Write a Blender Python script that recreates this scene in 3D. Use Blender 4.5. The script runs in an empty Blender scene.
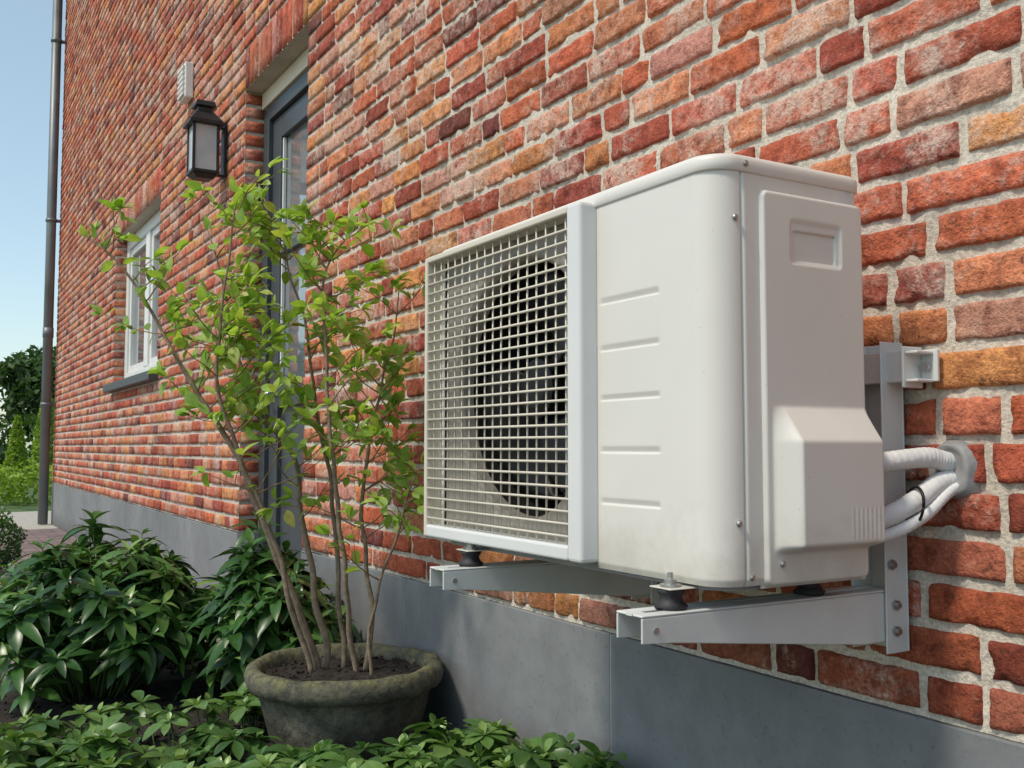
import bpy, bmesh, math, random
import numpy as np
from mathutils import Vector, noise, Matrix
random.seed(7)
R=random.Random(11)
scene=bpy.context.scene
YW=1.19            # wall face
ZP=0.414           # plinth top
CH=0.0625          # course height
# ---------------------------------------------------------------- materials
def new_mat(name):
    m=bpy.data.materials.new(name); m.use_nodes=True
    nt=m.node_tree; nt.nodes.clear()
    out=nt.nodes.new('ShaderNodeOutputMaterial')
    b=nt.nodes.new('ShaderNodeBsdfPrincipled')
    nt.links.new(b.outputs[0],out.inputs[0])
    return m,nt,b,out
def N(nt,t,**kw):
    n=nt.nodes.new(t)
    for k,v in kw.items(): setattr(n,k,v)
    return n
def noise_node(nt,scale,detail=4,rough=0.55,vec=None,dist=0.0):
    n=N(nt,'ShaderNodeTexNoise'); n.inputs['Scale'].default_value=scale
    n.inputs['Detail'].default_value=detail; n.inputs['Roughness'].default_value=rough
    n.inputs['Distortion'].default_value=dist
    if vec is None:
        tc=N(nt,'ShaderNodeTexCoord'); vec=tc.outputs['Object']
    nt.links.new(vec,n.inputs['Vector'])
    return n
def ramp(nt,src,stops):
    r=N(nt,'ShaderNodeValToRGB'); e=r.color_ramp.elements
    while len(e)<len(stops): e.new(0.5)
    for i,(p,c) in enumerate(stops):
        e[i].position=p; e[i].color=(c[0],c[1],c[2],1) if not isinstance(c,(int,float)) else (c,c,c,1)
    nt.links.new(src,r.inputs[0]); return r
def mix(nt,fac,a,b,mode='MIX'):
    m=N(nt,'ShaderNodeMix',data_type='RGBA',blend_type=mode)
    def put(s,v):
        if isinstance(v,bpy.types.NodeSocket): nt.links.new(v,s)
        elif isinstance(v,(int,float)): s.default_value=v
        else: s.default_value=(v[0],v[1],v[2],1)
    put(m.inputs[0],fac); put(m.inputs[6],a); put(m.inputs[7],b)
    return m.outputs[2]
def madd(nt,a,k,b):
    m=N(nt,'ShaderNodeMath',operation='MULTIPLY_ADD'); nt.links.new(a,m.inputs[0]); m.inputs[1].default_value=k
    if isinstance(b,(int,float)): m.inputs[2].default_value=b
    else: nt.links.new(b,m.inputs[2])
    return m.outputs[0]
def bump(nt,b,h,strength=0.3,dist=0.002,prev=None):
    bn=N(nt,'ShaderNodeBump'); bn.inputs['Strength'].default_value=strength
    bn.inputs['Distance'].default_value=dist
    nt.links.new(h,bn.inputs['Height'])
    if prev: nt.links.new(prev,bn.inputs['Normal'])
    nt.links.new(bn.outputs[0],b.inputs['Normal']); return bn.outputs[0]
def simple(name,col,rough=0.5,metal=0.0,var=0.12,scale=8,bs=0.0,bscale=200,bd=0.001,spec=0.5):
    m,nt,b,o=new_mat(name)
    n=noise_node(nt,scale,4)
    lo=[c*(1-var) for c in col]; hi=[min(1,c*(1+var)) for c in col]
    r=ramp(nt,n.outputs[0],[(0.3,lo),(0.7,hi)])
    nt.links.new(r.outputs[0],b.inputs['Base Color'])
    rr=ramp(nt,n.outputs[0],[(0.3,max(0,rough-0.06)),(0.7,min(1,rough+0.08))])
    nt.links.new(rr.outputs[0],b.inputs['Roughness'])
    b.inputs['Metallic'].default_value=metal
    b.inputs['Specular IOR Level'].default_value=spec
    if bs>0:
        n2=noise_node(nt,bscale,2); bump(nt,b,n2.outputs[0],bs,bd)
    return m
def mat_brick():
    m,nt,b,o=new_mat('brick_clay')
    at=N(nt,'ShaderNodeAttribute',attribute_name='bcol')
    tc=N(nt,'ShaderNodeTexCoord')
    n1=noise_node(nt,26,5,0.68,tc.outputs['Object'],0.3)
    n2=noise_node(nt,7,2,0.6,tc.outputs['Object'])
    n3=noise_node(nt,190,2,0.7,tc.outputs['Object'])
    n4=noise_node(nt,62,4,0.72,tc.outputs['Object'])
    v=ramp(nt,n1.outputs[0],[(0.3,(0.42,0.33,0.33)),(0.47,(0.95,0.93,0.92)),(0.72,(1.38,1.50,1.45))])
    c=mix(nt,1.0,at.outputs['Color'],v.outputs[0],'MULTIPLY')
    mm=N(nt,'ShaderNodeMath',operation='MULTIPLY'); nt.links.new(n4.outputs[0],mm.inputs[0]); nt.links.new(n2.outputs[0],mm.inputs[1])
    ad=madd(nt,at.outputs['Alpha'],0.085,mm.outputs[0])
    s=ramp(nt,ad,[(0.25,0.0),(0.32,0.20),(0.43,0.72)])
    c=mix(nt,s.outputs[0],c,(0.66,0.52,0.43))
    d=ramp(nt,n4.outputs[0],[(0.30,0.8),(0.40,0.0)])
    c=mix(nt,d.outputs[0],c,(0.10,0.045,0.035))
    g=ramp(nt,n3.outputs[0],[(0.3,(0.62,0.62,0.62)),(0.7,(1.26,1.26,1.26))])
    c=mix(nt,0.8,c,g.outputs[0],'MULTIPLY')
    nt.links.new(c,b.inputs['Base Color'])
    b.inputs['Roughness'].default_value=0.85; b.inputs['Specular IOR Level'].default_value=0.3
    h=madd(nt,n3.outputs[0],0.40,n4.outputs[0])
    bump(nt,b,h,0.95,0.006)
    return m
def mat_mortar():
    m,nt,b,o=new_mat('mortar')
    n1=noise_node(nt,5,3); n2=noise_node(nt,150,3,0.75)
    r=ramp(nt,n1.outputs[0],[(0.3,(0.53,0.47,0.385)),(0.7,(0.72,0.655,0.56))])
    g=ramp(nt,n2.outputs[0],[(0.3,(0.62,0.62,0.62)),(0.65,(1.12,1.12,1.12))])
    c=mix(nt,1.0,r.outputs[0],g.outputs[0],'MULTIPLY')
    nt.links.new(c,b.inputs['Base Color']); b.inputs['Roughness'].default_value=0.95
    bump(nt,b,n2.outputs[0],0.8,0.004); return m
def mat_plinth():
    m,nt,b,o=new_mat('plinth_cement')
    n1=noise_node(nt,1.6,4,0.6); n2=noise_node(nt,90,3,0.7); n3=noise_node(nt,11,5,0.7)
    r=ramp(nt,n1.outputs[0],[(0.3,(0.165,0.172,0.180)),(0.7,(0.25,0.258,0.265))])
    g=ramp(nt,n3.outputs[0],[(0.3,(0.84,0.84,0.84)),(0.7,(1.10,1.10,1.10))])
    c=mix(nt,1.0,r.outputs[0],g.outputs[0],'MULTIPLY')
    g2=ramp(nt,n2.outputs[0],[(0.28,(0.66,0.66,0.66)),(0.40,(1.0,1.0,1.0))])
    c=mix(nt,1.0,c,g2.outputs[0],'MULTIPLY')
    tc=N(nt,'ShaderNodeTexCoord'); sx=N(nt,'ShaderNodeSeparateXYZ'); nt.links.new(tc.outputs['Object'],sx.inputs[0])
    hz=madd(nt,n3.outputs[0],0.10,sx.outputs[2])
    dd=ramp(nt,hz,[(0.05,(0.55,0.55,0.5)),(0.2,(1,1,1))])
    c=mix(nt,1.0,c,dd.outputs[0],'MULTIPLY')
    nt.links.new(c,b.inputs['Base Color']); b.inputs['Roughness'].default_value=0.6
    bump(nt,b,n3.outputs[0],0.22,0.003); return m
def mat_leaf(name,stops,trans=0.3,rough=0.4):
    m,nt,b,o=new_mat(name)
    at=N(nt,'ShaderNodeAttribute',attribute_name='rnd')
    r=ramp(nt,at.outputs['Fac'],stops)
    n=noise_node(nt,60,2); g=ramp(nt,n.outputs[0],[(0.3,(0.82,0.82,0.82)),(0.7,(1.15,1.15,1.15))])
    c=mix(nt,1.0,r.outputs[0],g.outputs[0],'MULTIPLY')
    nt.links.new(c,b.inputs['Base Color']); b.inputs['Roughness'].default_value=rough
    b.inputs['Specular IOR Level'].default_value=0.4
    t=N(nt,'ShaderNodeBsdfTranslucent')
    c2=mix(nt,1.0,c,(1.3,1.35,0.5),'MULTIPLY'); nt.links.new(c2,t.inputs[0])
    ms=N(nt,'ShaderNodeMixShader'); ms.inputs[0].default_value=trans
    nt.links.new(b.outputs[0],ms.inputs[1]); nt.links.new(t.outputs[0],ms.inputs[2]); nt.links.new(ms.outputs[0],o.inputs[0])
    return m
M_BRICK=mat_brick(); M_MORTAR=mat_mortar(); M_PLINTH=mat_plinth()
def mat_ac(name,col):
    m,nt,b,o=new_mat(name)
    n=noise_node(nt,5,3); n2=noise_node(nt,420,1); n3=noise_node(nt,16,5,0.75); n4=noise_node(nt,240,1)
    r=ramp(nt,n.outputs[0],[(0.3,[c*.96 for c in col]),(0.7,[min(1,c*1.03) for c in col])])
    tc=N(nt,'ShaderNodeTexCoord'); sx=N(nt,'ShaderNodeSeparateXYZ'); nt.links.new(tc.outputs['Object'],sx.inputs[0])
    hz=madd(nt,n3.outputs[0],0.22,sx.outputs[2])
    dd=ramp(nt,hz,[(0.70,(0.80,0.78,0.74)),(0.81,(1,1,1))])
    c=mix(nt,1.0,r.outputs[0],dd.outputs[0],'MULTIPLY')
    sp=ramp(nt,n4.outputs[0],[(0.17,(0.62,0.58,0.52)),(0.23,(1,1,1))])
    c=mix(nt,1.0,c,sp.outputs[0],'MULTIPLY')
    nt.links.new(c,b.inputs['Base Color']); 
    rr=ramp(nt,n3.outputs[0],[(0.3,0.32),(0.7,0.46)]); nt.links.new(rr.outputs[0],b.inputs['Roughness'])
    bump(nt,b,n2.outputs[0],0.10,0.0006); return m
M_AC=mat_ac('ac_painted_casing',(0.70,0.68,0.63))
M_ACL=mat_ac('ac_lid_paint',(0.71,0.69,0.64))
M_FRAME=simple('ac_grille_frame',(0.68,0.69,0.68),0.33,0,0.03,5)
M_WIRE=simple('ac_grille_wire',(0.64,0.59,0.49),0.4,0,0.05,8)
M_IN=simple('ac_inner_plate',(0.29,0.27,0.235),0.55,0,0.08,8)
M_BLACK=simple('black_plastic',(0.010,0.010,0.012),0.4,0,0.1,8,spec=0.3)
M_DARK=simple('dark_inside',(0.012,0.012,0.012),0.8,0,0.1,8,spec=0.2)
M_COIL=simple('coil_fins',(0.10,0.10,0.10),0.5,0.6,0.2,60)
M_STEEL=simple('bracket_white_steel',(0.64,0.65,0.63),0.40,0,0.07,14,0.1,80,0.001)
M_BOLT=simple('zinc_bolt',(0.45,0.45,0.44),0.35,0.9,0.1,30)
M_RUB=simple('rubber',(0.02,0.02,0.022),0.6,0,0.1,30)
M_PIPE=simple('pipe_insulation',(0.66,0.66,0.65),0.6,0,0.10,20,0.5,60,0.003)
M_COLLAR=simple('grey_sealant',(0.27,0.27,0.27),0.6,0,0.2,30,0.4,60,0.003)
M_JOINT=simple('plinth_joint_sealant',(0.42,0.42,0.42),0.7,0,0.1,30)
M_ZINC=simple('zinc_drain',(0.17,0.19,0.20),0.45,0.4,0.15,4)
M_ANTH=simple('anthracite_paint',(0.055,0.064,0.072),0.4,0,0.1,6)
M_WHITEP=simple('white_window_paint',(0.74,0.74,0.71),0.4,0,0.04,6)
M_CREAM=simple('cream_paint',(0.70,0.61,0.46),0.5,0,0.05,6)
M_SILL=simple('bluestone_sill',(0.07,0.078,0.088),0.5,0,0.15,20,0.2,90,0.001)
M_LANT=simple('lantern_metal',(0.04,0.042,0.045),0.45,0.5,0.2,20,0.2,60,0.001)
M_ROOF=simple('roof_tile',(0.07,0.07,0.075),0.6,0,0.2,5)
M_BARK=simple('shrub_bark',(0.22,0.17,0.12),0.85,0,0.4,60,0.5,90,0.003)
M_TWIG=simple('shrub_twig',(0.24,0.15,0.08),0.75,0,0.3,60)
M_STEMG=simple('green_stem',(0.07,0.13,0.03),0.6,0,0.2,40)
def mat_glass():
    m,nt,b,o=new_mat('window_glass')
    n=noise_node(nt,1.5,2); r=ramp(nt,n.outputs[0],[(0.3,(0.10,0.12,0.13)),(0.7,(0.26,0.28,0.29))])
    nt.links.new(r.outputs[0],b.inputs['Base Color']); b.inputs['Roughness'].default_value=0.04
    b.inputs['Coat Weight'].default_value=1.0; b.inputs['Coat Roughness'].default_value=0.02
    return m
M_GLASS=mat_glass()
def mat_lglass():
    m,nt,b,o=new_mat('lantern_glass')
    n=noise_node(nt,12,2); r=ramp(nt,n.outputs[0],[(0.3,(0.66,0.71,0.74)),(0.7,(0.78,0.8,0.8))]); nt.links.new(r.outputs[0],b.inputs['Base Color'])
    b.inputs['Roughness'].default_value=0.12
    b.inputs['Alpha'].default_value=0.62
    return m
M_LG=mat_lglass()
def mat_pot():
    m,nt,b,o=new_mat('weathered_pot')
    n1=noise_node(nt,9,5,0.65); n2=noise_node(nt,45,5,0.75)
    r=ramp(nt,n1.outputs[0],[(0.3,(0.042,0.040,0.032)),(0.52,(0.095,0.090,0.070)),(0.74,(0.19,0.175,0.14))])
    g=ramp(nt,n2.outputs[0],[(0.42,0.0),(0.60,0.75)])
    geo=N(nt,'ShaderNodeNewGeometry'); sx=N(nt,'ShaderNodeSeparateXYZ'); nt.links.new(geo.outputs['Normal'],sx.inputs[0])
    up=ramp(nt,sx.outputs[2],[(0.0,0.22),(0.7,1.0)])
    mm=N(nt,'ShaderNodeMath',operation='MULTIPLY'); nt.links.new(g.outputs[0],mm.inputs[0]); nt.links.new(up.outputs[0],mm.inputs[1])
    c=mix(nt,mm.outputs[0],r.outputs[0],(0.14,0.145,0.05))
    g3=ramp(nt,n2.outputs[0],[(0.32,(0.5,0.5,0.5)),(0.5,(1,1,1)),(0.7,(1.4,1.4,1.35))])
    c=mix(nt,1.0,c,g3.outputs[0],'MULTIPLY')
    nt.links.new(c,b.inputs['Base Color']); b.inputs['Roughness'].default_value=0.85
    bump(nt,b,n2.outputs[0],0.8,0.007); return m
M_POT=mat_pot()
def mat_soil():
    m,nt,b,o=new_mat('soil')
    n1=noise_node(nt,25,6,0.8)
    r=ramp(nt,n1.outputs[0],[(0.3,(0.012,0.009,0.007)),(0.6,(0.045,0.034,0.025)),(0.8,(0.11,0.085,0.06))])
    nt.links.new(r.outputs[0],b.inputs['Base Color']); b.inputs['Roughness'].default_value=0.95
    bump(nt,b,n1.outputs[0],1.0,0.02); return m
M_SOIL=mat_soil()
def mat_pavers():
    m,nt,b,o=new_mat('paving_bricks')
    tc=N(nt,'ShaderNodeTexCoord'); mp=N(nt,'ShaderNodeMapping'); nt.links.new(tc.outputs['Object'],mp.inputs[0]); mp.inputs['Rotation'].default_value=(0,0,math.radians(90))
    br=N(nt,'ShaderNodeTexBrick'); nt.links.new(mp.outputs[0],br.inputs[0])
    br.inputs['Scale'].default_value=1.0; br.inputs['Brick Width'].default_value=0.2; br.inputs['Row Height'].default_value=0.067
    br.inputs['Mortar Size'].default_value=0.005; br.inputs['Color1'].default_value=(0.18,0.13,0.13,1); br.inputs['Color2'].default_value=(0.27,0.20,0.19,1)
    br.inputs['Mortar'].default_value=(0.06,0.055,0.045,1)
    n1=noise_node(nt,6,5,0.7); g=ramp(nt,n1.outputs[0],[(0.3,(0.7,0.7,0.7)),(0.7,(1.2,1.2,1.2))])
    c=mix(nt,1.0,br.outputs[0],g.outputs[0],'MULTIPLY'); nt.links.new(c,b.inputs['Base Color']); b.inputs['Roughness'].default_value=0.8
    bump(nt,b,br.outputs['Fac'],-0.6,0.006); return m
M_PAVE=mat_pavers()
M_GRASS=simple('grass_ground',(0.07,0.12,0.03),0.9,0,0.4,3,0.8,40,0.03)
M_PALE=simple('pale_gravel_drive',(0.42,0.39,0.34),0.9,0,0.15,20,0.5,80,0.01)
def mat_bwall():
    m,nt,b,o=new_mat('brick_wall_side')
    tc=N(nt,'ShaderNodeTexCoord'); mp=N(nt,'ShaderNodeMapping'); nt.links.new(tc.outputs['Object'],mp.inputs[0]); mp.inputs['Rotation'].default_value=(math.radians(90),0,0)
    br=N(nt,'ShaderNodeTexBrick'); nt.links.new(mp.outputs[0],br.inputs[0]); br.inputs['Scale'].default_value=1.0
    br.inputs['Brick Width'].default_value=0.21; br.inputs['Row Height'].default_value=CH; br.inputs['Mortar Size'].default_value=0.006
    br.inputs['Color1'].default_value=(0.4,0.13,0.08,1); br.inputs['Color2'].default_value=(0.28,0.09,0.06,1); br.inputs['Mortar'].default_value=(0.5,0.45,0.38,1)
    nt.links.new(br.outputs[0],b.inputs['Base Color']); b.inputs['Roughness'].default_value=0.9; return m
M_BW=mat_bwall()
M_LSHRUB=mat_leaf('leaf_fresh_green',[(0.0,(0.18,0.32,0.055)),(0.5,(0.31,0.48,0.10)),(0.85,(0.43,0.58,0.15)),(1.0,(0.50,0.50,0.15))],0.42,0.5)
M_LDARK=mat_leaf('leaf_dark_green',[(0.0,(0.020,0.060,0.016)),(0.6,(0.052,0.138,0.030)),(0.9,(0.12,0.24,0.055)),(1.0,(0.20,0.33,0.09))],0.18,0.30)
M_LPACH=mat_leaf('leaf_ground_cover',[(0.0,(0.035,0.09,0.025)),(0.6,(0.09,0.19,0.045)),(1.0,(0.22,0.34,0.10))],0.22,0.32)
M_LTREE=mat_leaf('leaf_tree',[(0.0,(0.03,0.06,0.02)),(0.6,(0.06,0.12,0.03)),(1.0,(0.10,0.17,0.04))],0.25,0.6)
M_LCON=mat_leaf('leaf_conifer',[(0.0,(0.15,0.25,0.03)),(0.6,(0.30,0.43,0.06)),(1.0,(0.46,0.58,0.10))],0.35,0.6)

# ---------------------------------------------------------------- helpers
class Acc:
    def __init__(s): s.v=[];s.f=[];s.a=[];s.n=0
    def add(s,vs,fs,a=0.5):
        vs=np.asarray(vs,dtype=float); s.v.append(vs)
        o=s.n; s.f.extend([tuple(i+o for i in f) for f in fs]); s.n+=len(vs)
        s.a.append(np.full(len(vs),a))
    def obj(s,name,mat,parent=None,smooth=True):
        me=bpy.data.meshes.new(name)
        V=np.concatenate(s.v) if s.v else np.zeros((0,3))
        me.from_pydata(V.tolist(),[],s.f)
        if len(V):
            at=me.attributes.new('rnd','FLOAT','POINT'); at.data.foreach_set('value',np.concatenate(s.a).astype(np.float32))
        if smooth: me.polygons.foreach_set('use_smooth',[True]*len(me.polygons))
        me.materials.append(mat); me.update()
        ob=bpy.data.objects.new(name,me); scene.collection.objects.link(ob)
        if parent: ob.parent=parent
        return ob
def empty(name,loc=(0,0,0)):
    e=bpy.data.objects.new(name,None); scene.collection.objects.link(e); e.empty_display_size=0.1
    return e
def mesh_obj(name,verts,faces,mat,parent=None,smooth=False,bev=0,seg=2,auto=True):
    me=bpy.data.meshes.new(name); me.from_pydata([tuple(v) for v in verts],[],faces)
    bm=bmesh.new(); bm.from_mesh(me)
    bmesh.ops.recalc_face_normals(bm,faces=bm.faces)
    if bev>0:
        es=[e for e in bm.edges if len(e.link_faces)==2 and e.calc_face_angle(0)>0.5]
        bmesh.ops.bevel(bm,geom=es,offset=bev,segments=seg,profile=0.5,affect='EDGES',clamp_overlap=True)
    bm.to_mesh(me); bm.free()
    if smooth: me.polygons.foreach_set('use_smooth',[True]*len(me.polygons))
    me.materials.append(mat); me.update()
    ob=bpy.data.objects.new(name,me); scene.collection.objects.link(ob)
    if parent: ob.parent=parent
    return ob
BF=[(0,3,2,1),(4,5,6,7),(0,1,5,4),(1,2,6,5),(2,3,7,6),(3,0,4,7)]
def box(name,x0,x1,y0,y1,z0,z1,mat,parent=None,bev=0.0,seg=2):
    vs=[(x0,y0,z0),(x1,y0,z0),(x1,y1,z0),(x0,y1,z0),(x0,y0,z1),(x1,y0,z1),(x1,y1,z1),(x0,y1,z1)]
    return mesh_obj(name,vs,BF,mat,parent,False,bev,seg)
def tube(acc,pts,rad,sides=8,a=0.5,cap=True):
    pts=[Vector(p) for p in pts]; n=len(pts); vs=[];fs=[]
    up=Vector((0.123,0.3,0.94)).normalized(); prev=None
    for i,p in enumerate(pts):
        t=(pts[min(i+1,n-1)]-pts[max(i-1,0)]).normalized()
        if prev is None:
            x=t.cross(up)
            if x.length<0.1: x=t.cross(Vector((1,0,0)))
            x.normalize()
        else: x=(prev-t*prev.dot(t)).normalized()
        prev=x; y=t.cross(x)
        r=rad[i] if hasattr(rad,'__len__') else rad
        for k in range(sides):
            an=2*math.pi*k/sides; vs.append(p+x*math.cos(an)*r+y*math.sin(an)*r)
    for i in range(n-1):
        for k in range(sides):
            k2=(k+1)%sides; fs.append((i*sides+k,i*sides+k2,(i+1)*sides+k2,(i+1)*sides+k))
    if cap:
        fs.append(tuple(range(sides))[::-1]); fs.append(tuple((n-1)*sides+k for k in range(sides)))
    acc.add([tuple(v) for v in vs],fs,a)
def spline(pts,sub=6):
    P=[np.array(p,float) for p in pts]; P=[2*P[0]-P[1]]+P+[2*P[-1]-P[-2]]; out=[]
    for i in range(1,len(P)-2):
        for k in range(sub):
            t=k/sub
            out.append(0.5*((2*P[i])+(-P[i-1]+P[i+1])*t+(2*P[i-1]-5*P[i]+4*P[i+1]-P[i+2])*t*t+(-P[i-1]+3*P[i]-3*P[i+1]+P[i+2])*t**3))
    out.append(P[-2]); return out
def lathe(name,prof,cx,cy,mat,parent=None,seg=48,wob=0.0,smooth=True):
    vs=[];fs=[]
    for i,(r,z) in enumerate(prof):
        for k in range(seg):
            a=2*math.pi*k/seg; rr=r*(1+wob*noise.noise(Vector((math.cos(a)*2,math.sin(a)*2,z*10))))
            vs.append((cx+rr*math.cos(a),cy+rr*math.sin(a),z+wob*0.3*noise.noise(Vector((math.cos(a)*3,math.sin(a)*3,5)))))
    for i in range(len(prof)-1):
        for k in range(seg):
            k2=(k+1)%seg; fs.append((i*seg+k,i*seg+k2,(i+1)*seg+k2,(i+1)*seg+k))
    return mesh_obj(name,vs,fs,mat,parent,smooth)
def ss(a,b,x):
    t=min(1,max(0,(x-a)/(b-a))); return t*t*(3-2*t)

# ---------------------------------------------------------------- brick wall
house=empty('brick_house')
BV=[];BFc=[];BC=[]
def brick_col(z,x):
    k=R.random()
    if k<0.38: c=(0.49,0.120,0.060)
    elif k<0.56: c=(0.56,0.190,0.095)
    elif k<0.69: c=(0.60,0.235,0.090)
    elif k<0.85: c=(0.35,0.075,0.045)
    elif k<0.94: c=(0.50,0.23,0.16)
    else: c=(0.22,0.062,0.045)
    s=R.uniform(0.82,1.15)
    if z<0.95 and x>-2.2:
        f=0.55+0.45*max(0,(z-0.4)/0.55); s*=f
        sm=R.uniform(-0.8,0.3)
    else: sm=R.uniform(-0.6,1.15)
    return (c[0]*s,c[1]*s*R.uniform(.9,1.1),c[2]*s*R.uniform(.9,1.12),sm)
def lay(O,U,V,Nn,L,H,level,col):
    O=Vector(O);U=Vector(U);V=Vector(V);Nn=Vector(Nn)
    e=0.0026
    if level==2:
        nu=max(5,int(L/0.0065)); nv=8
    elif level==1: nu=max(2,int(L/0.03)); nv=3
    else: nu=1; nv=1
    us=[0]+[e+(L-2*e)*i/nu for i in range(nu+1)]+[L]
    vs=[0]+[e+(H-2*e)*i/nv for i in range(nv+1)]+[H]
    base=len(BV); proud=R.uniform(0.0005,0.005); tilt=R.uniform(-1,1)*0.0018; rot=R.uniform(-1,1)*0.008
    nU=len(us); nV=len(vs)
    sd=Vector((R.uniform(0,50),R.uniform(0,50),0))
    for j,v in enumerate(vs):
        for i,u in enumerate(us):
            ring=i in(0,nU-1) or j in (0,nV-1)
            h=proud+tilt*(2*u/L-1)
            du=dv=0
            if level==2:
                q=Vector((u*32,v*32,0))+sd
                ed=min(u,L-u,v,H-v)
                w=max(0,1-ed/0.014)
                du=0.0022*noise.noise(q)*w+.0011*noise.noise(q*4)*w; dv=(0.0022*noise.noise(q+Vector((9,9,3)))+.0012*noise.noise(q*3.5+Vector((1,5,3))))*w
                h+=0.0034*noise.noise(q*0.9+Vector((0,0,7)))+0.0022*noise.noise(q*3.3)
                ch=noise.noise(q*0.9+Vector((3,1,20)))
                if ch>0.14: h-=(ch-0.14)*0.022*w
                cc=max(0,1-math.hypot(min(u,L-u),min(v,H-v))/0.010)
                h-=0.0025*cc
            if ring: h=-0.013 if level<2 else -0.012+h*0.2
            elif (i in (1,nU-2) or j in (1,nV-2)): h-=0.0008
            uu=u+du; vv=v+dv+rot*(u-L/2)*(1 if level else 0.5)
            BV.append(tuple(O+U*uu+V*vv+Nn*h)); BC.append(col)
    for j in range(nV-1):
        for i in range(nU-1):
            a=base+j*nU+i; BFc.append((a,a+1,a+nU+1,a+nU))
X0,X1=-11.3,2.0
DOOR=(-4.33,-3.49,0.0,ZP+31*CH); WIN=(-7.685,-6.12,ZP+13*CH,ZP+30*CH)
ZT=ZP+92*CH
J=0.0115
for k in range(92):
    z=ZP+k*CH; ivs=[(X0,X1)]
    for (a,b,zb,zt) in (DOOR,WIN):
        if z+CH/2>zb and z+CH/2<zt+3*CH:
            new=[]
            for (p,q) in ivs:
                if a>p and b<q: new+= [(p,a),(b,q)]
                else: new.append((p,q))
            ivs=new
    for (p,q) in ivs:
        x=p; last=0; first=True
        while x<q-0.02:
            if first: L=R.choice((0.082,.13,.176))
            else: L=0.176 if (R.random()<0.70 or last) else 0.082
            last=(L<0.1); first=False
            L*=R.uniform(0.95,1.04)
            if q-(x+L)<0.06: L=q-x
            lev=0
            if x>-3.3 and x<-0.4 and z<2.35: lev=2
            elif x>-6.5 and z<3.6: lev=1
            wv=0.0014*noise.noise(Vector((x*3,k*5.1,0)))
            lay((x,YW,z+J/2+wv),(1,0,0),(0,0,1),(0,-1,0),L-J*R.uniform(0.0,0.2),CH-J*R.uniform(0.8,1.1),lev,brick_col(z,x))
            x+=L+J*R.uniform(0.7,1.05)
for (a,b,zb,zt) in (DOOR,WIN):
    n=int(round((b-a)/0.0625)); w=(b-a)/n
    for i in range(n):
        lay((a+i*w+J/2,YW,zt+0.004),(1,0,0),(0,0,1),(0,-1,0),w-J,3*CH-0.01,1,brick_col(2,-5))
    z=zb if zb>0.1 else ZP
    while z<zt-0.02:
        lay((a,YW+0.004,z+J/2),(0,1,0),(0,0,1),(1,0,0),0.085,CH-J,1,brick_col(2,-5)); z+=CH
    z=zb if zb>0.1 else ZP
    while z<zt-0.02:
        lay((b,YW+0.088,z+J/2),(0,-1,0),(0,0,1),(-1,0,0),0.085,CH-J,1,brick_col(2,-5)); z+=CH
me=bpy.data.meshes.new('bricks'); me.from_pydata(BV,[],BFc)
ca=me.attributes.new('bcol','FLOAT_COLOR','POINT'); ca.data.foreach_set('color',np.array(BC,dtype=np.float32).ravel())
me.polygons.foreach_set('use_smooth',[True]*len(me.polygons)); me.materials.append(M_BRICK); me.update()
ob=bpy.data.objects.new('bricks',me); scene.collection.objects.link(ob); ob.parent=house
mv=[];mf=[]
gx=np.arange(-3.3,-0.4,0.008); gz=np.arange(ZP-0.002,2.36,0.008)
for z in gz:
    for x in gx:
        d=0.0044-0.0034*noise.noise(Vector((x*20,z*20,1)))-0.0024*noise.noise(Vector((x*65,z*65,4)))
        mv.append((x,YW+d,z))
nx=len(gx)
for j in range(len(gz)-1):
    for i in range(nx-1):
        a=j*nx+i; mf.append((a,a+1,a+nx+1,a+nx))
mesh_obj('mortar_near',mv,mf,M_MORTAR,house,True)
xe=gx[-1]; ze=gz[-1]; xs=gx[0]
mp=[];mfc=[]
def quad(x0,x1,z0,z1,y=YW+0.004):
    b=len(mp); mp.extend([(x0,y,z0),(x1,y,z0),(x1,y,z1),(x0,y,z1)]); mfc.append((b,b+1,b+2,b+3))
quad(xs,xe,ze,ZT); quad(xe,X1,ZP,ZT)
quad(DOOR[1],xs,ZP,ZT); quad(DOOR[0],DOOR[1],DOOR[3],ZT); quad(WIN[1],DOOR[0],ZP,ZT)
quad(WIN[0],WIN[1],ZP,WIN[2]); quad(WIN[0],WIN[1],WIN[3],ZT); quad(X0,WIN[0],ZP,ZT)
for (a,b,zb,zt) in (DOOR,WIN):
    for xx in (a-0.004,b+0.004):
        bs=len(mp); mp.extend([(xx,YW+0.0045,max(zb,0)),(xx,YW+0.2,max(zb,0)),(xx,YW+0.2,zt),(xx,YW+0.0045,zt)]); mfc.append((bs,bs+1,bs+2,bs+3))
    bs=len(mp); mp.extend([(a-.004,YW+0.0,zt+0.001),(b+.004,YW+0.0,zt+0.001),(b+.004,YW+0.2,zt+0.001),(a-.004,YW+0.2,zt+0.001)]); mfc.append((bs,bs+1,bs+2,bs+3))
mesh_obj('mortar',mp,mfc,M_MORTAR,house)
ps=[2.0,1.31,0.33,-0.648,-1.626,-2.61,-3.49]
def plinth(a,b):
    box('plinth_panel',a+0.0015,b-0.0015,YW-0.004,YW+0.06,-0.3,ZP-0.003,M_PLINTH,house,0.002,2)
    box('plinth_joint',b-0.0013,b+0.0013,YW-0.0025,YW+0.05,-0.3,ZP-0.005,M_JOINT,house)
for i in range(len(ps)-1): plinth(ps[i+1],ps[i])
xx=DOOR[0]
while xx>X0+0.05:
    nxx=max(X0,xx-0.985); plinth(nxx,xx); xx=nxx
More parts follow.
